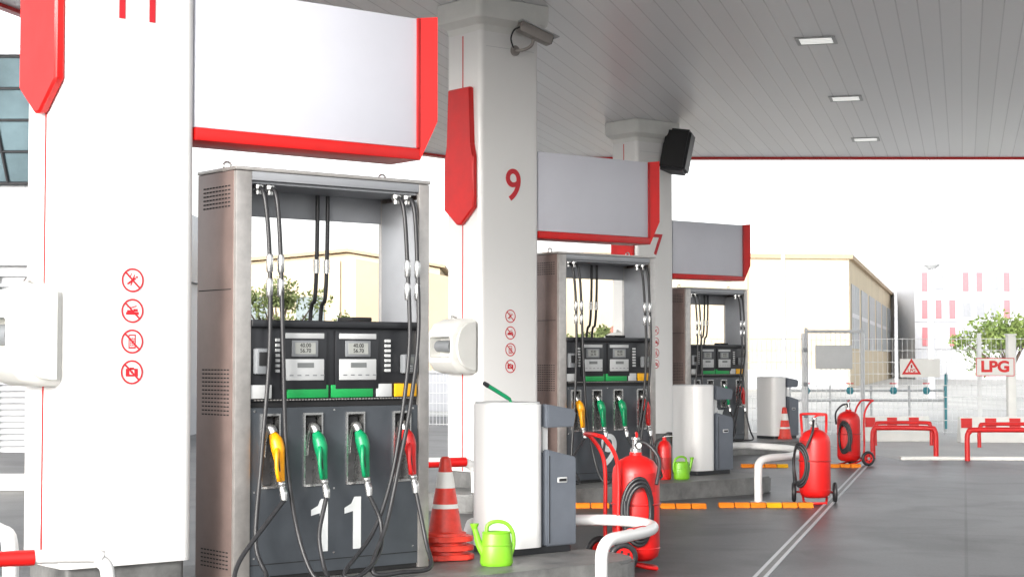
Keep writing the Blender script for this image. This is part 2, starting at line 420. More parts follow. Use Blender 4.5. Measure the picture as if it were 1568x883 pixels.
def wcan(loc, rot, s=1.):
    g = G('watering_can', loc, rot); g.scale = (s, s, s)
    prof = [(0, 0), (.088, 0), (.094, .01), (.098, .02), (.092, .1), (.082, .185), (.086, .19), (.08, .197), (.07, .195), (.03, .17), (0, .17)]
    ob = lathe('body', g, prof, (0, 0, 0), lime)
    ob.scale = (1, .75, 1)
    tube('spout', g, [(-.07, 0, .07), (-.10, 0, .12), (-.118, 0, .18), (-.128, 0, .215)], [.028, .022, .018, .016], lime, 12)
    lathe('rose', g, [(0, 0), (.015, 0), (.026, .028), (.026, .033), (0, .033)], (-.130, 0, .212), lime, 16)
    tube('handle', g, [(-.06, 0, .185), (-.05, 0, .235), (.0, 0, .255), (.06, 0, .24), (.095, 0, .19), (.10, 0, .12), (.085, 0, .06)], [.012]*7, lime, 10)
    tube('rib', g, [(.089*cos(a)*1.02, .067*sin(a)*1.02, .12) for a in [2*pi*k/12 for k in range(12)]], .004, lime, 6, 3, True)

def cone(loc, stack=3, s=1., rot=0.):
    g = G('traffic_cone', loc, rot); g.scale = (s, s, s)
    z = 0
    for k in range(stack):
        prism('base', g, rrect(-.175+.004*k, .175-.004*k, -.175, .175, .07, z+.002), (0, 0, .035), conered, .008, 2)
        lathe('skirt', g, [(.15, 0), (.145, .02), (.12, .028), (.118, .03), (0, .03)], (0, 0, z+.035), conered, 24)
        z += .062
    def rad(h): return .118*(1-h/.58)+.022*(h/.58)
    secs = [(0, .16, conered), (.16, .19, white2), (.19, .30, conered), (.30, .41, white2), (.41, .50, conered)]
    for a, b, mt in secs:
        lathe('cone_shell', g, [(rad(a), a), (rad(b), b)], (0, 0, z), mt, 24)
    lathe('cone_tip', g, [(rad(.5), .5), (.026, .512), (.018, .515), (.016, .50), (0, .50)], (0, 0, z), conered, 24)

def cart(loc, rot, s=1., hose=-1, hrot=0.):
    g = G('wheeled_fire_extinguisher', loc, rot); g.scale = (s, s, s)
    lathe('cylinder', g, [(0, .06), (.10, .06), (.14, .085), (.152, .13), (.152, .60), (.145, .645), (.115, .69), (.07, .715), (.04, .725), (.04, .745), (0, .745)], (0, 0, 0), red, 32, 50)
    lathe('weld_band', g, [(.1535, .135), (.156, .14), (.1535, .145)], (0, 0, 0), red)
    lathe('valve_neck', g, [(.036, .74), (.036, .77), (.022, .775), (.022, .82), (.028, .825), (.028, .84), (0, .845)], (0, 0, 0), steel2, 16)
    tube('valve_lever', g, [(-.02, 0, .83), (.03, -.02, .86), (.09, -.04, .865)], .009, red, 8)
    for sx in (-1, 1):
        tube('frame_rail', g, [(sx*.10, -.10, .012), (sx*.11, .0, .03), (sx*.115, .12, .08), (sx*.115, .165, .2), (sx*.115, .165, .6), (sx*.12, .19, .74), (sx*.125, .26, .84), (sx*.125, .30, .86)], .013, red, 10)
        x = sx*.20
        bm = bmesh.new(); sweep(bm, [(x, .17+.078*cos(a), .10+.078*sin(a)) for a in [2*pi*k/16 for k in range(16)]], .022, 10, 2, True)
        fin(bm, 'tyre', g, rubber, 60)
        cyl('rim', g, (x-.014, .17, .10), (x+.014, .17, .10), .062, red, seg=24)
        cyl('hub', g, (x-.022, .17, .10), (x+.022, .17, .10), .02, steel2)
        boxes('rim_holes', g, [(x-.0155, x+.0155, .17+.04*cos(a)-.008, .17+.04*cos(a)+.008, .10+.04*sin(a)-.008, .10+.04*sin(a)+.008) for a in [2*pi*k/5 for k in range(5)]], blackm)
    tube('handle_bar', g, [(-.125, .30, .86), (-.06, .31, .865), (.06, .31, .865), (.125, .30, .86)], .013, red, 10)
    cyl('axle', g, (-.2, .17, .10), (.2, .17, .10), .012, redd)
    tube('foot_bar', g, [(-.10, -.10, .012), (0, -.13, .012), (.10, -.10, .012)], .012, red, 8)
    tube('strap', g, [(.157*cos(a), .157*sin(a), .42) for a in [2*pi*k/16 for k in range(16)]], .006, redd, 6, 2, True)
    hg = G('hose_assembly', (0, 0, 0), hrot); hg.parent = g
    cyl('gauge', hg, (.0, -.03, .79), (0, -.05, .79), .022, black)
    cyl('gauge_face', hg, (.0, -.05, .79), (0, -.052, .79), .018, white2)
    for j in range(3):
        o = j*.016; pts = []
        for k in range(14):
            a = 2*pi*k/14
            pts.append((hose*.05+(.105-o*.8)*cos(a), -.172-.014*j+.04*abs(cos(a)), .38+(.21-o*1.4)*sin(a)))
        tube('discharge_hose', hg, pts, .0125, rubber, 8, 3, True)
    tube('hose_lead', hg, [(0, -.01, .81), (hose*-.05, -.07, .80), (hose*-.10, -.14, .70), (hose*-.06, -.185, .55)], .0125, rubber, 8)
    tube('discharge_horn', hg, [(hose*.13, -.14, .2), (hose*.14, -.15, .35), (hose*.145, -.15, .45)], [.022, .014, .012], black, 10)
    cv = []; bm = bmesh.new()
    for zz in (.50, .62):
        cv.append([bm.verts.new((.1535*sin(a), -.1535*cos(a), zz)) for a in [radians(-28+56*k/8) for k in range(9)]])
    for k in range(8): bm.faces.new([cv[0][k], cv[0][k+1], cv[1][k+1], cv[1][k]])
    fin(bm, 'instruction_label', hg, redd)

def rail(pts, mat=white, name='guard_rail', bands=(), r=.042):
    g = G(name, (pts[0][0], pts[0][1], 0))
    o = Vector((pts[0][0], pts[0][1], 0))
    tube('rail_tube', g, [tuple(Vector(p)-o) for p in pts], r, mat, 14, 6)
    for a, b in bands:
        cyl('red_band', g, tuple(Vector(a)-o), tuple(Vector(b)-o), r+.003, red)
    for p in (pts[0], pts[-1]):
        q = Vector(p)-o
        lathe('foot_plate', g, [(0, 0), (.075, 0), (.075, .01), (0, .01)], (q.x, q.y, q.z+.012), steel, 16)

# ------------------------------------------------------------------ build islands
nums = ['11', '9', '7']
for i in range(3):
    g = G('pump_island', IL(i, 0, 0), TH)
    prism('kerb', g, rrect(-1.5, 2.62, -.5, .95, .30, 0, 8), (0, 0, .17), conc, .02, 2)
    pump(i, nums[i]); column(i, nums[i], (3.24, 3.0, 2.98)[i])
    for k in range(4): prohib(i, k, 1.776-.157*k)
    signboard(i); towel(i)
    servicebin(i, 1.70, .10)

wcan(IL(0, 1.63, -.20, .172), radians(8), 1.0); wcan(IL(1, 1.45, -.2, .172), radians(-160), .88)
sq = G('squeegee', IL(0, 2.08, .2, 1.1), TH)
tube('handle', sq, [(.05, 0, -.12), (-.02, 0, .01), (-.05, 0, .035), (-.2, 0, .11)], [.008, .009, .013, .014], ngreen, 8)
tube('grip_end', sq, [(-.2, 0, .11), (-.23, 0, .125)], [.016, .013], black, 8)
box('squeegee_head', sq, .0, .12, -.03, .03, -.01, .006, black, .004)
cone(IL(0, 1.60, .26, .174), 3, .87, radians(20)); cone((4.13, 25.8, .004), 3, .92)
cart((.81, 11.15, .004), radians(108), 1.02, -1, radians(-88))
cart((2.88, 16.2, .004), radians(-8), .97, -1, radians(-45))
cart((4.35, 22.0, .004), radians(-70), .97, 1, radians(20))
fe = G('fire_extinguisher', (1.53, 17.1, .172))
lathe('cylinder', fe, [(0, 0), (.065, 0), (.07, .02), (.07, .32), (.05, .37), (.02, .39), (.02, .42), (0, .42)], (0, 0, 0), red, 24, 50)
tube('lever', fe, [(-.02, 0, .42), (.03, 0, .46), (.08, 0, .46)], .009, black, 8)
tube('handle', fe, [(-.02, 0, .42), (.04, 0, .43), (.09, 0, .43)], .009, steel2, 8)
tube('hose', fe, [(-.02, 0, .41), (-.09, 0, .36), (-.095, 0, .2), (-.085, 0, .08)], .011, rubber, 8)
lathe('band', fe, [(.0712, .1), (.0712, .22)], (0, 0, 0), redd, 24)

rail([(-.27, 10.84, .165), (-.27, 10.84, .2), (-.265, 10.84, .30), (-.18, 10.88, .335), (.42, 11.02, .335), (.70, 10.98, .335), (.86, 10.7, .335), (.84, 10.38, .335),
      (.66, 10.0, .335), (.56, 9.83, .33), (.515, 9.76, .27), (.51, 9.75, .15), (.51, 9.75, 0)], bands=[((.79, 10.27, .335), (.70, 10.09, .335))], r=.036)
rail([(2.34, 16.2, 0), (2.34, 16.2, .3), (2.36, 16.23, .39), (2.46, 16.32, .425), (2.7, 16.6, .425), (2.95, 17.3, .425), (2.9, 18.2, .425), (2.4, 18.6, .425), (2.3, 18.62, .3), (2.3, 18.62, 0)], r=.038)
rail([(-3.3, 7.35, 0), (-3.3, 7.35, .36), (-3.25, 7.37, .43), (-3.1, 7.45, .46), (-2.05, 7.93, .46), (-1.93, 7.99, .43), (-1.89, 8.0, .34), (-1.89, 8.0, 0)],
     bands=[((-2.75, 7.61, .46), (-2.2, 7.861, .46))], r=.033)
rail([(-2.44, 8.3, 0), (-2.44, 8.3, .45), (-2.5, 8.33, .53), (-2.7, 8.45, .55), (-3.6, 9.0, .55), (-3.7, 9.05, .5), (-3.7, 9.05, 0)], r=.04)
rail([(-1.3, 14.9, 0), (-1.3, 14.9, .38), (-1.2, 14.95, .45), (-.5, 15.3, .45), (-.36, 15.4, .4), (-.33, 15.42, .3), (-.33, 15.42, 0)],
     bands=[((-.8, 15.15, .45), (-.42, 15.34, .45))])
def hoop(x0, y0, x1, y1, h, r=.035):
    g = G('red_barrier_hoop', (x0, y0, 0)); dx, dy = x1-x0, y1-y0
    tube('hoop', g, [(0, 0, 0), (0, 0, h-.1), (dx*.03, dy*.03, h-.03), (dx*.1, dy*.1, h), (dx*.9, dy*.9, h), (dx*.97, dy*.97, h-.03), (dx, dy, h-.1), (dx, dy, 0)], r, red, 12, 6)
hoop(4.98, 23.5, 5.80, 23.3, .43); hoop(6.15, 23.0, 7.15, 22.9, .42)
hoop(5.8, 27.2, 6.7, 27.2, .36, .03); hoop(7.3, 26.6, 8.3, 26.6, .36, .03)
def jersey(x, y, w):
    g = G('concrete_barrier', (x, y, 0))
    prism('body', g, [(0, -.15, 0.002), (0, .15, .002), (0, .08, .2), (0, .06, .42), (0, -.06, .42), (0, -.08, .2)], (w, 0, 0), white2, .01)
    boxes('red_blocks', g, [(k*w/3+.02, k*w/3+w/6, -.085, -.06, .24, .40) for k in range(3)], red)
jersey(5.9, 28.6, 1.1); jersey(7.4, 28.2, 1.2)

def bump(x0, x1, y, rot=0.):
    g = G('orange_wheel_stop', (x0, y, .004), rot); w = x1-x0
    n = max(2, round(w/.16)); q = w/n
    for k in range(n):
        prism('segment', g, [(k*q+.004, -.07, 0), (k*q+.004, .07, 0), (k*q+.004, .035, .045), (k*q+.004, -.035, .045)], (q-.008, 0, 0), orange if k % 4 != 3 else yellow, .006, 1)
for a in [(1.91, 2.79, 15.8), (1.36, 1.79, 15.7), (.55, .9, 15.75), (2.9, 3.5, 21.6), (4.02, 4.42, 21.6), (-1.05, -.75, 18.0)]: bump(*a)

c = G('security_camera', IL(1, -.55, -.001, 4.29), TH)
lathe('base', c, [(0, 0), (.05, 0), (.05, .02), (0, .02)], (0, 0, 0), camgrey, 20).rotation_euler = (pi/2, 0, 0)
tube('arm', c, [(0, -.02, 0), (.03, -.1, .0), (.09, -.14, .04), (.11, -.15, .10)], .016, camgrey, 10)
h = G('housing_pivot', (.12, -.15, .16), 0); h.parent = c; h.rotation_euler = (0, radians(20), radians(-15))
box('housing', h, -.17, .18, -.055, .055, -.05, .05, camgrey, .014)
box('sunshield', h, -.18, .23, -.066, .066, .052, .062, lgrey, .003)
box('lens_window', h, .181, .187, -.04, .04, -.035, .035, black, .002)
tube('cable', c, [(-.05, -.14, .2), (-.1, -.12, .17), (-.09, -.06, .1), (-.02, -.01, .02)], .008, rubber, 8)
s = G('loudspeaker', IL(2, -.40, -.18, 4.36), TH-radians(60))
prism('cabinet', s, [(-.20, 0, -.31), (.20, 0, -.31), (.20, 0, .31), (-.20, 0, .31)], (0, .3, 0), black, .04, 3).rotation_euler = (radians(-12), radians(8), 0)
o_ = prism('grille', s, [(-.165, -.010, -.27), (.165, -.010, -.27), (.165, -.010, .27), (-.165, -.010, .27)], (0, .012, 0), blackm, .003, 1); o_.rotation_euler = (radians(-12), radians(8), 0)
tube('yoke', s, [(-.23, .15, 0), (-.23, .3, .05), (-.05, .36, .05), (.05, .36, .05)], .015, steel, 8)

# ------------------------------------------------------------------ canopy
def ceil_mat():
    m = bpy.data.materials.new('ceiling_planks'); m.use_nodes = True
    nt = m.node_tree; b = nt.nodes['Principled BSDF']; L = nt.links; N = nt.nodes.new
    ge = N('ShaderNodeNewGeometry')
    dt = N('ShaderNodeVectorMath'); dt.operation = 'DOT_PRODUCT'; dt.inputs[1].default_value = (ND[0], ND[1], 0)
    L.new(ge.outputs['Position'], dt.inputs[0])
    def mth(op, a, bv=None):
        n = N('ShaderNodeMath'); n.operation = op
        if not isinstance(a, (int, float)): L.new(a, n.inputs[0])
        else: n.inputs[0].default_value = a
        if bv is not None:
            if isinstance(bv, (int, float)): n.inputs[1].default_value = bv
            else: L.new(bv, n.inputs[1])
        return n.outputs[0]
    q = mth('DIVIDE', dt.outputs['Value'], .20)
    fr = mth('FRACT', q); fl = mth('FLOOR', q)
    gr = mth('LESS_THAN', fr, .07)
    wn = N('ShaderNodeTexWhiteNoise'); wn.noise_dimensions = '1D'; L.new(fl, wn.inputs['W'])
    v = mth('ADD', mth('MULTIPLY', wn.outputs['Value'], .05), .83)
    v2 = mth('MULTIPLY', v, mth('SUBTRACT', 1.0, mth('MULTIPLY', gr, .26)))
    cb = N('ShaderNodeCombineColor'); L.new(v2, cb.inputs[0]); L.new(v2, cb.inputs[1]); L.new(v2, cb.inputs[2])
    L.new(cb.outputs[0], b.inputs['Base Color']); b.inputs['Roughness'].default_value = .35
    bp = N('ShaderNodeBump'); bp.inputs['Distance'].default_value = .01; bp.inputs['Strength'].default_value = .35; bp.invert = True
    L.new(gr, bp.inputs['Height']); L.new(bp.outputs['Normal'], b.inputs['Normal'])
    return m
cg = G('canopy')
poly = [(-7.25, 7.0), (-2.2, 26.0), (-1.75, 27.3), (-.9, 28.3), (11.0, 28.3), (5.4, 7.0)]
prism('ceiling', cg, [(x, y, 4.75) for x, y in poly], (0, 0, .12), ceil_mat())
cx = sum(p[0] for p in poly)/6; cy = sum(p[1] for p in poly)/6
def off(p, d):
    v = Vector((p[0]-cx, p[1]-cy)); v *= 1+d/v.length; return (cx+v.x, cy+v.y)
def ringw(name, d0, d1, z0, z1, mt):
    bm = bmesh.new()
    A = [off(p, d0) for p in poly]; B = [off(p, d1) for p in poly]; n = len(poly)
    for k in range(n):
        j = (k+1) % n
        vs = [bm.verts.new(q) for q in [(*A[k], z0), (*A[j], z0), (*B[j], z0), (*B[k], z0), (*A[k], z1), (*A[j], z1), (*B[j], z1), (*B[k], z1)]]
        for f in [(0,3,2,1),(4,5,6,7),(0,1,5,4),(2,3,7,6)]: bm.faces.new([vs[i] for i in f])
    fin(bm, name, cg, mt)
ringw('red_edge', .003, .20, 4.715, 4.76, red)
ringw('fascia', .003, .24, 4.763, 5.6, white)
for (X, Y) in [(3.23, 17.9), (4.33, 21.9), (5.44, 26.0)]:
    g = G('recessed_ceiling_light', (X, Y, 4.75), math.atan2(DG[1], DG[0])-pi/2)
    boxes('frame', g, [(-.21, .21, -.21, -.17, -.012, -.002), (-.21, .21, .17, .21, -.012, -.002), (-.21, -.17, -.17, .17, -.012, -.002), (.17, .21, -.17, .17, -.012, -.002)], lgrey)
    box('diffuser', g, -.17, .17, -.17, .17, -.008, -.004, lampm, 0)
    boxes('diffuser_ribs', g, [(-.17, .17, k*.08-.163, k*.08-.157, -.010, -.0085) for k in range(5)], lgrey)

# ------------------------------------------------------------------ ground
def ground_mat(name, c0, c1, rough, joints=0., nscale=.6):
    m = bpy.data.materials.new(name); m.use_nodes = True
    nt = m.node_tree; b = nt.nodes['Principled BSDF']; L = nt.links; N = nt.nodes.new
    ge = N('ShaderNodeNewGeometry')
    n1 = N('ShaderNodeTexNoise'); n1.inputs['Scale'].default_value = nscale; n1.inputs['Detail'].default_value = 8; n1.inputs['Roughness'].default_value = .65
    n2 = N('ShaderNodeTexNoise'); n2.inputs['Scale'].default_value = 45; n2.inputs['Detail'].default_value = 5
    mp = N('ShaderNodeMapping'); mp.inputs['Rotation'].default_value = (0, 0, math.atan2(DG[0], DG[1])); mp.inputs['Scale'].default_value = (1, .35, 1)
    L.new(ge.outputs['Position'], mp.inputs[0]); L.new(mp.outputs[0], n1.inputs['Vector']); L.new(ge.outputs['Position'], n2.inputs['Vector'])
    r = N('ShaderNodeValToRGB'); r.color_ramp.elements[0].position = .38; r.color_ramp.elements[1].position = .62
    r.color_ramp.elements[0].color = c0+(1,); r.color_ramp.elements[1].color = c1+(1,)
    L.new(n1.outputs['Fac'], r.inputs['Fac'])
    mx = N('ShaderNodeMix'); mx.data_type = 'RGBA'; mx.blend_type = 'MULTIPLY'; mx.inputs[0].default_value = .35
    r2 = N('ShaderNodeValToRGB'); r2.color_ramp.elements[0].position = .35; r2.color_ramp.elements[1].position = .6; r2.color_ramp.elements[0].color = (.45, .45, .45, 1)
    L.new(n2.outputs['Fac'], r2.inputs['Fac']); L.new(r.outputs[0], mx.inputs[6]); L.new(r2.outputs[0], mx.inputs[7])
    out = mx.outputs[2]
    if joints:
        bk = N('ShaderNodeTexBrick'); bk.offset = 0; bk.inputs['Scale'].default_value = 1
        bk.inputs['Brick Width'].default_value = joints; bk.inputs['Row Height'].default_value = joints
        bk.inputs['Mortar Size'].default_value = .012; bk.inputs['Color1'].default_value = (1, 1, 1, 1); bk.inputs['Color2'].default_value = (.80, .80, .80, 1)
        bk.inputs['Mortar'].default_value = (.5, .5, .5, 1)
        mp2 = N('ShaderNodeMapping'); mp2.inputs['Rotation'].default_value = (0, 0, math.atan2(DG[0], DG[1]))
        L.new(ge.outputs['Position'], mp2.inputs[0]); L.new(mp2.outputs[0], bk.inputs['Vector'])
        mx2 = N('ShaderNodeMix'); mx2.data_type = 'RGBA'; mx2.blend_type = 'MULTIPLY'; mx2.inputs[0].default_value = .9
        L.new(out, mx2.inputs[6]); L.new(bk.outputs['Color'], mx2.inputs[7]); out = mx2.outputs[2]
        n3 = N('ShaderNodeTexNoise'); n3.inputs['Scale'].default_value = 1.1; n3.inputs['Detail'].default_value = 5; n3.inputs['Distortion'].default_value = .8
        L.new(ge.outputs['Position'], n3.inputs['Vector'])
        r3 = N('ShaderNodeValToRGB'); r3.color_ramp.elements[0].position = .38; r3.color_ramp.elements[1].position = .54; r3.color_ramp.elements[0].color = (.5, .5, .5, 1)
        L.new(n3.outputs['Fac'], r3.inputs['Fac'])
        mx3 = N('ShaderNodeMix'); mx3.data_type = 'RGBA'; mx3.blend_type = 'MULTIPLY'; mx3.inputs[0].default_value = .8
        L.new(out, mx3.inputs[6]); L.new(r3.outputs[0], mx3.inputs[7]); out = mx3.outputs[2]
    L.new(out, b.inputs['Base Color'])
    mr = N('ShaderNodeMapRange'); mr.inputs['To Min'].default_value = rough-.2; mr.inputs['To Max'].default_value = rough+.2
    L.new(n1.outputs['Fac'], mr.inputs['Value']); L.new(mr.outputs[0], b.inputs['Roughness'])
    bp = N('ShaderNodeBump'); bp.inputs['Strength'].default_value = .15; bp.inputs['Distance'].default_value = .01
    L.new(n2.outputs['Fac'], bp.inputs['Height']); L.new(bp.outputs[0], b.inputs['Normal'])
    return m
def sheet(name, pts, z, mt):
    bm = bmesh.new(); bm.faces.new([bm.verts.new((x, y, z)) for x, y in pts])
    ob = fin(bm, name, None, mt)
    if ob.data.polygons[0].normal.z < 0: ob.data.flip_normals()
    return ob
sheet('ground', [(-600, -600), (600, -600), (600, 900), (-600, 900)], 0, ground_mat('pale_concrete', (.48, .48, .47), (.60, .60, .58), .8))
sheet('forecourt_pavement', [(-30, -12), (30, -12), (30, 21.9), (5.3, 23.15), (5.0, 28), (3.5, 41), (-30, 41)], .004,
      ground_mat('forecourt_concrete', (.075, .075, .079), (.135, .135, .138), .45, 4.6))
g = G('drain_channel', (1.55, 10.7, 0), math.atan2(DG[1], DG[0]))
boxes('channel_edges', g, [(-6, 12.9, -.045, -.02, .004, .010), (-6, 12.9, .02, .045, .004, .010)], panel)
boxes('grate', g, [(-6, 12.9, -.02, .02, .004, .008)], conc)
g = G('kerb_line', (5.3, 23.2, 0), math.atan2(21.9-23.15, 24.7))
box('kerb', g, 0, 25, 0, .15, 0, .05, white2, .012)
g = G('red_white_kerb', (-9.5, 17.6, 0), radians(2))
for k in range(12): box('kerb_block', g, k*.5, k*.5+.49, 0, .25, 0.004, .17, red if k % 2 else white2, .02)

# ------------------------------------------------------------------ fence, gate, signs, pipes
def fence(x0, y0, x1, y1, h, n):
    g = G('mesh_fence', (x0, y0, 0), math.atan2(y1-y0, x1-x0)); Ln = math.hypot(x1-x0, y1-y0)
    l = []; t = .003
    k = 0
    while k*.085 < Ln: l.append((k*.085-t, k*.085+t, -t, t, .08, h)); k += 1
    for j in range(9): l.append((0, Ln, -t-.002, t+.002, .1+j*(h-.12)/8-.005, .1+j*(h-.12)/8+.005))
    boxes('wire_mesh', g, l, wire)
    boxes('posts', g, [(k*Ln/n-.03, k*Ln/n+.03, .01, .07, 0, h+.08) for k in range(n+1)], wire)
fence(3.9, 30, 5.15, 30, 1.75, 1); fence(6.2, 30, 14.2, 29.2, 1.75, 4); fence(-2.2, 34, 3.9, 30, 1.75, 3)
g = G('fence_gate', (5.18, 29.9, 0))
tube('gate_frame', g, [(0, 0, 0), (0, 0, .3), (0, 0, 1.8), (0, 0, 1.86), (.06, 0, 1.86), (.92, 0, 1.86), (.98, 0, 1.86), (.98, 0, 1.8), (.98, 0, .3), (.98, 0, 0)], .03, polem, 8, 2)
boxes('gate_wires', g, [(k*.085, k*.085+.008, -.004, .004, .1, 1.84) for k in range(1, 12)]+[(0, .98, -.006, .006, .1+j*.2, .11+j*.2) for j in range(9)], wire)
box('gate_plate', g, .15, .80, -.05, -.03, 1.2, 1.62, lgrey, .004)
for hh in (.35, .9, 1.5): box('hinge', g, -.05, .01, -.05, .03, hh, hh+.07, mgrey, .005)
g = G('gate_post', (8.6, 29.3, 0)); box('post', g, -.07, .07, -.07, .07, 0, 1.78, white2, .01); box('post_cap', g, -.085, .085, -.085, .085, 1.781, 1.81, white2, .005)
g = G('lpg_sign', (8.30, 29.2, 1.24), 0)
box('plate', g, -.33, .33, 0, .012, -.155, .155, white2, .004)
boxes('border', g, [(-.33, .33, -.003, -.0005, .143, .155), (-.33, .33, -.003, -.0005, -.155, -.143), (-.33, -.318, -.003, -.0005, -.143, .143), (.318, .33, -.003, -.0005, -.143, .143)], red)
text('lettering', g, 'LPG', .26, (0, -.002, 0), red, .002, .010, 1.1)
g = G('warning_sign', (6.98, 29.7, 1.22), 0)
box('plate', g, -.2, .5, 0, .012, -.16, .16, white2, .003)
bm = bmesh.new()
T = [(-.17, -.11), (.17, -.11), (0, .17)]; T2 = [(-.11, -.075), (.11, -.075), (0, .10)]
a = [bm.verts.new((x, -.003, z)) for x, z in T]; b = [bm.verts.new((x, -.003, z)) for x, z in T2]
for k in range(3): bm.faces.new([a[k], a[(k+1) % 3], b[(k+1) % 3], b[k]])
fin(bm, 'triangle', g, red)
text('small_text', g, 'LPG', .08, (0, -.004, -.045), red, .001, .002)
box('flame_mark', g, -.015, .015, -.004, -.002, -.0, .06, redd, 0)
g = G('gas_pipework', (5.1, 31.2, 0))
for z, m_ in ((.80, polem), (.62, polem), (.25, wire)):
    cyl('pipe', g, (0, 0, z), (2.9, .1, z), .025, m_, seg=10)
for x in (0, .75, 1.5, 2.2, 2.85):
    cyl('support', g, (x, .06, 0), (x, .06, .9), .022, polem, seg=8)
for x in (.3, 1.1, 1.9, 2.5):
    lathe('valve_body', g, [(0, -.07), (.05, -.06), (.07, 0), (.05, .06), (0, .07)], (x, .0, .80), teal, 12)
    lathe('valve_wheel', g, [(0, 0), (.07, .0), (.07, .02), (0, .02)], (x, 0, .92), red, 12)
    cyl('stem', g, (x, 0, .85), (x, 0, .93), .012, steel2, seg=8)
tube('riser', g, [(2.85, 0, .8), (2.87, 0, 1.0), (2.86, 0, 1.05), (2.86, 0, .1)], .028, teal, 8)

def lamp(x, y, h, arm=0., head=True):
    g = G('street_lamp', (x, y, 0))
    cyl('pole', g, (0, 0, 0), (0, 0, h), .10, farpole, .06, 10)
    if arm:
        tube('arm', g, [(0, 0, h-.3), (arm*.15, 0, h+.1), (arm, 0, h+.25)], .045, farpole, 8)
        box('luminaire', g, min(arm, arm*1.4), max(arm, arm*1.4), -.12, .12, h+.18, h+.3, farpole, .03)
    elif head: lathe('luminaire', g, [(0, 0), (.15, 0), (.3, .12), (.28, .18), (0, .26)], (0, 0, h-.02), polem, 14)
lamp(9.6, 60, 10., 0, False); lamp(14.85, 60, 4.6); lamp(14.9, 60.5, 10., 0, False); lamp(19., 84, 8.0, 1.4)

# ------------------------------------------------------------------ buildings
g = G('cream_warehouse', (0, 0, 0))
A = Vector((15.9, 80)); d = Vector(DG); B = A+d*88; C_ = Vector((1.5, 78)); E = C_+d*88
H1 = 6.1
prism('walls', g, [(A.x, A.y, 0), (B.x, B.y, 0), (E.x, E.y, 0), (C_.x, C_.y, 0)], (0, 0, H1), cream)
prism('parapet', g, [(A.x+.15, A.y-.15, H1), (B.x+.15, B.y, H1), (E.x, E.y, H1), (C_.x-.1, C_.y-.15, H1)], (0, 0, .2), tan)
rt = G('side_axis', (A.x, A.y, 0), math.atan2(d.y, d.x)); rt.parent = g
for k in range(11):
    x = 1.6+k*7.8
    box('window', rt, x, x+5.6, -.03, -.004, 1.9, 5.0, glassb, 0)
    boxes('mullion', rt, [(x-.1, x+5.7, -.045, -.031, 3.4, 3.6)]+[(x+j*1.4-.08, x+j*1.4+.08, -.045, -.0305, 1.9, 5.0) for j in range(5)], panel)
ft = G('front_axis', (C_.x, C_.y, 0), math.atan2(A.y-C_.y, A.x-C_.x)); ft.parent = g
boxes('wall_joints', ft, [(k*4.8, k*4.8+.05, -.02, -.003, 0, H1-.05) for k in range(1, 3)], tan)
boxes('base_band', ft, [(0.1, 14.4, -.06, -.003, 0, .9)], panel)
g2 = G('gabled_warehouse', (-14, 66, 0))
prism('front_gable', g2, [(0, 0, 0), (11.2, 0, 0), (11.2, 0, 4.9), (7.6, 0, 5.5), (0, 0, 4.8)], (0, 22, 0), cream)
prism('annexe', g2, [(8.2, -3, 0), (12.4, -3, 0), (12.4, -3, 4.3), (8.2, -3, 5.1)], (0, 2.99, 0), tan)
prism('roof', g2, [(-.2, -.3, 4.82), (7.6, -.3, 5.54), (11.4, -.3, 4.92), (11.4, -.3, 5.02), (7.6, -.3, 5.66), (-.2, -.3, 4.94)], (0, 22.6, 0), tan)
for x in (1.2, 3.4, 5.6): box('window', g2, x, x+1.1, -.05, -.004, 2.6, 3.8, glassb, 0)
boxes('pipes', g2, [(7.2, 7.3, -.12, -.02, 0, 5.2)], panel)
boxes('sills', g2, [(x-.1, x+1.2, -.12, -.03, 2.48, 2.58) for x in (1.2, 3.4, 5.6)], white2)
g3 = G('modern_office_block', (28, 118, 0))
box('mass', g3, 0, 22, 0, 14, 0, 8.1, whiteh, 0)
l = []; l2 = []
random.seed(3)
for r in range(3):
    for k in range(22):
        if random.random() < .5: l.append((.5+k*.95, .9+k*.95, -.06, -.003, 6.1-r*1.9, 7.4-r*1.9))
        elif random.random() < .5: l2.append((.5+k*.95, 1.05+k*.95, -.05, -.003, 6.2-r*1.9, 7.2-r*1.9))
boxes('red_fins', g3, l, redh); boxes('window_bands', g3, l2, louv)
boxes('floor_lines', g3, [(0, 22, -.03, -.003, 5.85-r*1.9, 5.92-r*1.9) for r in range(3)], louv)
g4 = G('white_boundary_wall', (-16, 45, 0)); box('wall', g4, 0, 20, 0, .25, 0, 1.0, whiteh, .01); box('coping', g4, 0, 20, -.05, .3, 1.002, 1.08, panel, .01)
g6 = G('small_tiled_house', (2.6, 52, 0))
box('walls', g6, 0, 2.6, 0, 5, 0, 1.9, cream, 0)
prism('roof', g6, [(-.2, -.2, 1.9), (2.8, -.2, 1.9), (1.3, -.2, 2.8)], (0, 5.4, 0), roofm)
box('window', g6, .8, 1.6, -.03, -.002, .8, 1.5, glassb, 0)
g5 = G('station_shop_building', (-12, 25, 0))
box('upper_fascia', g5, 0, 6.3, 0, 8, 2.75, 3.95, panel, .01)
boxes('panel_joints', g5, [(0, 6.3, -.004, -.001, 3.33, 3.35)]+[(k*1.2, k*1.2+.015, -.004, -.001, 2.75, 3.95) for k in range(1, 5)], louv)
box('lower_wall', g5, .1, 6.2, .15, 8, 0, 2.745, panel, 0)
boxes('louvre_blades', g5, [(4.4, 5.2, .06, .14, .1+k*.09, .15+k*.09) for k in range(27)], louv)
boxes('louvre_frame', g5, [(4.3, 4.4, .05, .149, 0.02, 2.6), (5.2, 5.3, .05, .149, .02, 2.6), (4.3, 5.3, .05, .149, 2.6, 2.7)], white2)
bm = bmesh.new()
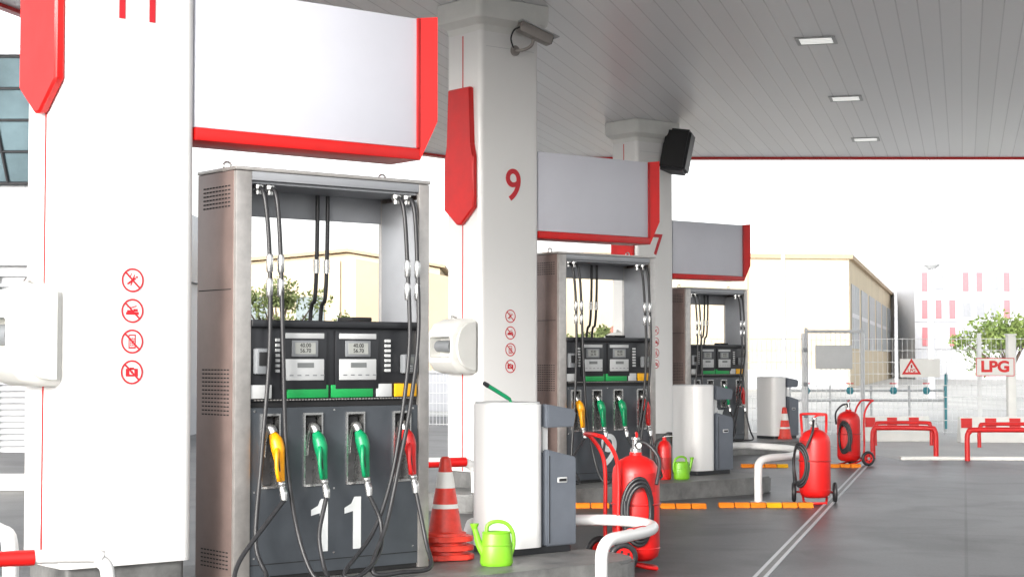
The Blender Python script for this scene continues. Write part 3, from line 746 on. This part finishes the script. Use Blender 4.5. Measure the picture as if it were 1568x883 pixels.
pts = [(.3, -.1, 3.96), (5.2, -.1, 3.96), (4.95, -.55, 5.75), (.1, -.55, 5.75)]
f = [bm.verts.new(p) for p in pts]; bk_ = [bm.verts.new((p[0], 7, p[2])) for p in pts]
bm.faces.new(f); bm.faces.new(bk_[::-1])
for k in range(4): bm.faces.new([f[k], f[(k+1) % 4], bk_[(k+1) % 4], bk_[k]])
fin(bm, 'glazed_storey', g5, glass)
def gl(u, w):
    a = Vector(pts[0]).lerp(Vector(pts[1]), u); b = Vector(pts[3]).lerp(Vector(pts[2]), u); return a.lerp(b, w)+Vector((0, -.02, 0))
for k in range(9): tube('glazing_bar', g5, [gl(k/8, 0), gl(k/8, 1)], .025, black, 6, 1)
for k in range(5): tube('glazing_bar', g5, [gl(0, k/4), gl(1, k/4)], .02, black, 6, 1)
box('roof_edge', g5, -.1, 5.0, -.65, 7.2, 5.76, 5.9, panel, .02)

# ------------------------------------------------------------------ trees
def leaf_mat(name, a, b):
    m = M(name, a, .7, var=.0); nt = m.node_tree
    r = [n for n in nt.nodes if n.type == 'VALTORGB'][0]
    r.color_ramp.elements[0].color = a+(1,); r.color_ramp.elements[1].color = b+(1,)
    nz = [n for n in nt.nodes if n.type == 'TEX_NOISE'][0]; nz.inputs['Scale'].default_value = 1.8
    return m
leafm = leaf_mat('leaves', (.08, .12, .035), (.19, .22, .08))
leafm2 = leaf_mat('leaves_bright', (.09, .15, .035), (.21, .27, .07))
def tree(name, x, y, h, cr, ch, n=9, leaves=2600, ls=.10, mt=leafm, seed=1):
    random.seed(seed)
    g = G(name, (x, y, 0)); th = h-ch
    tube('trunk', g, [(0, 0, 0), (.05, 0, th*.5), (-.03, .05, th), (0, 0, th+ch*.45)], [.13, .1, .08, .04], bark, 8)
    bmL = bmesh.new(); bmB = bmesh.new()
    cl = []
    for k in range(n):
        a = 2*pi*k/n+random.uniform(-.4, .4); rr_ = cr*random.uniform(.35, .95); z = th+ch*random.uniform(.15, .8)
        if k % 3 == 0: rr_ *= .5; z = th+ch*random.uniform(.6, .88)
        p = Vector((rr_*cos(a), rr_*sin(a), z)); cl.append((p, random.uniform(.18, .36)*cr))
        sweep(bmB, [(0, 0, th*.8), tuple(p*.5+Vector((0, 0, th*.45))), tuple(p)], [.05, .03, .012], 6, 4)
    fin(bmB, 'limbs', g, bark)
    for j in range(leaves):
        c, r = random.choice(cl)
        v = Vector((random.gauss(0, 1), random.gauss(0, 1), random.gauss(0, .75))).normalized()*r*random.random()**.45*1.25
        q = c+v; s_ = ls*random.uniform(.6, 1.3)
        u = Vector((random.gauss(0, 1), random.gauss(0, 1), random.gauss(0, 1))).normalized(); w = u.orthogonal().normalized()
        w = Matrix.Rotation(random.random()*6.28, 3, u) @ w
        t = u.cross(w)
        bmL.faces.new([bmL.verts.new(q+w*s_), bmL.verts.new(q+t*s_*.45), bmL.verts.new(q-w*s_), bmL.verts.new(q-t*s_*.45)])
    me = bpy.data.meshes.new('crown'); bmL.to_mesh(me); bmL.free(); me.materials.append(mt)
    ob = bpy.data.objects.new('crown', me); sc.collection.objects.link(ob); ob.parent = g
tree('leafy_tree', -6.2, 45, 3.6, 1.15, 2.0, 13, 2200, .07, leafm, 4)
tree('leafy_tree', -4.75, 46, 2.6, .55, .9, 7, 600, .06, leafm, 5)
tree('leafy_tree', 16.1, 55, 2.7, 1.6, 1.6, 14, 3000, .09, leafm2, 6)
tree('leafy_tree', 2.2, 46, 2.3, .9, 1.1, 8, 1000, .07, leafm, 9)

# ------------------------------------------------------------------ light, world, camera
EL = 17; AZ = 207
w = bpy.data.worlds.new('World'); sc.world = w; w.use_nodes = True
nt = w.node_tree; bg = nt.nodes['Background']
sky = nt.nodes.new('ShaderNodeTexSky'); sky.sky_type = 'NISHITA'; sky.sun_disc = False
sky.sun_elevation = radians(EL); sky.sun_rotation = radians(AZ); sky.dust_density = 3.; sky.air_density = 1.; sky.ozone_density = 1.
hs = nt.nodes.new('ShaderNodeHueSaturation'); hs.inputs['Saturation'].default_value = .15; hs.inputs['Value'].default_value = 3.0
nt.links.new(sky.outputs[0], hs.inputs['Color']); nt.links.new(hs.outputs[0], bg.inputs['Color']); bg.inputs['Strength'].default_value = .15
sd = bpy.data.lights.new('sun', 'SUN'); sd.energy = 2.0; sd.angle = radians(10); sd.color = (1, .965, .92)
so = bpy.data.objects.new('sun', sd); sc.collection.objects.link(so)
a = radians(AZ); e = radians(EL)
dirv = Vector((sin(a)*cos(e), cos(a)*cos(e), sin(e)))
so.rotation_euler = dirv.to_track_quat('Z', 'Y').to_euler(); so.location = dirv*40
cd = bpy.data.cameras.new('camera'); cam = bpy.data.objects.new('camera', cd); sc.collection.objects.link(cam)
cam.location = (0, 0, 1.37); cam.rotation_euler = (radians(90+2.39), 0, 0)
cd.sensor_width = 36; cd.lens = 2600/1568*36; cd.clip_end = 3000; cd.clip_start = .1
sc.camera = cam
sc.view_settings.view_transform = 'Standard'; sc.view_settings.look = 'None'; sc.view_settings.exposure = 0
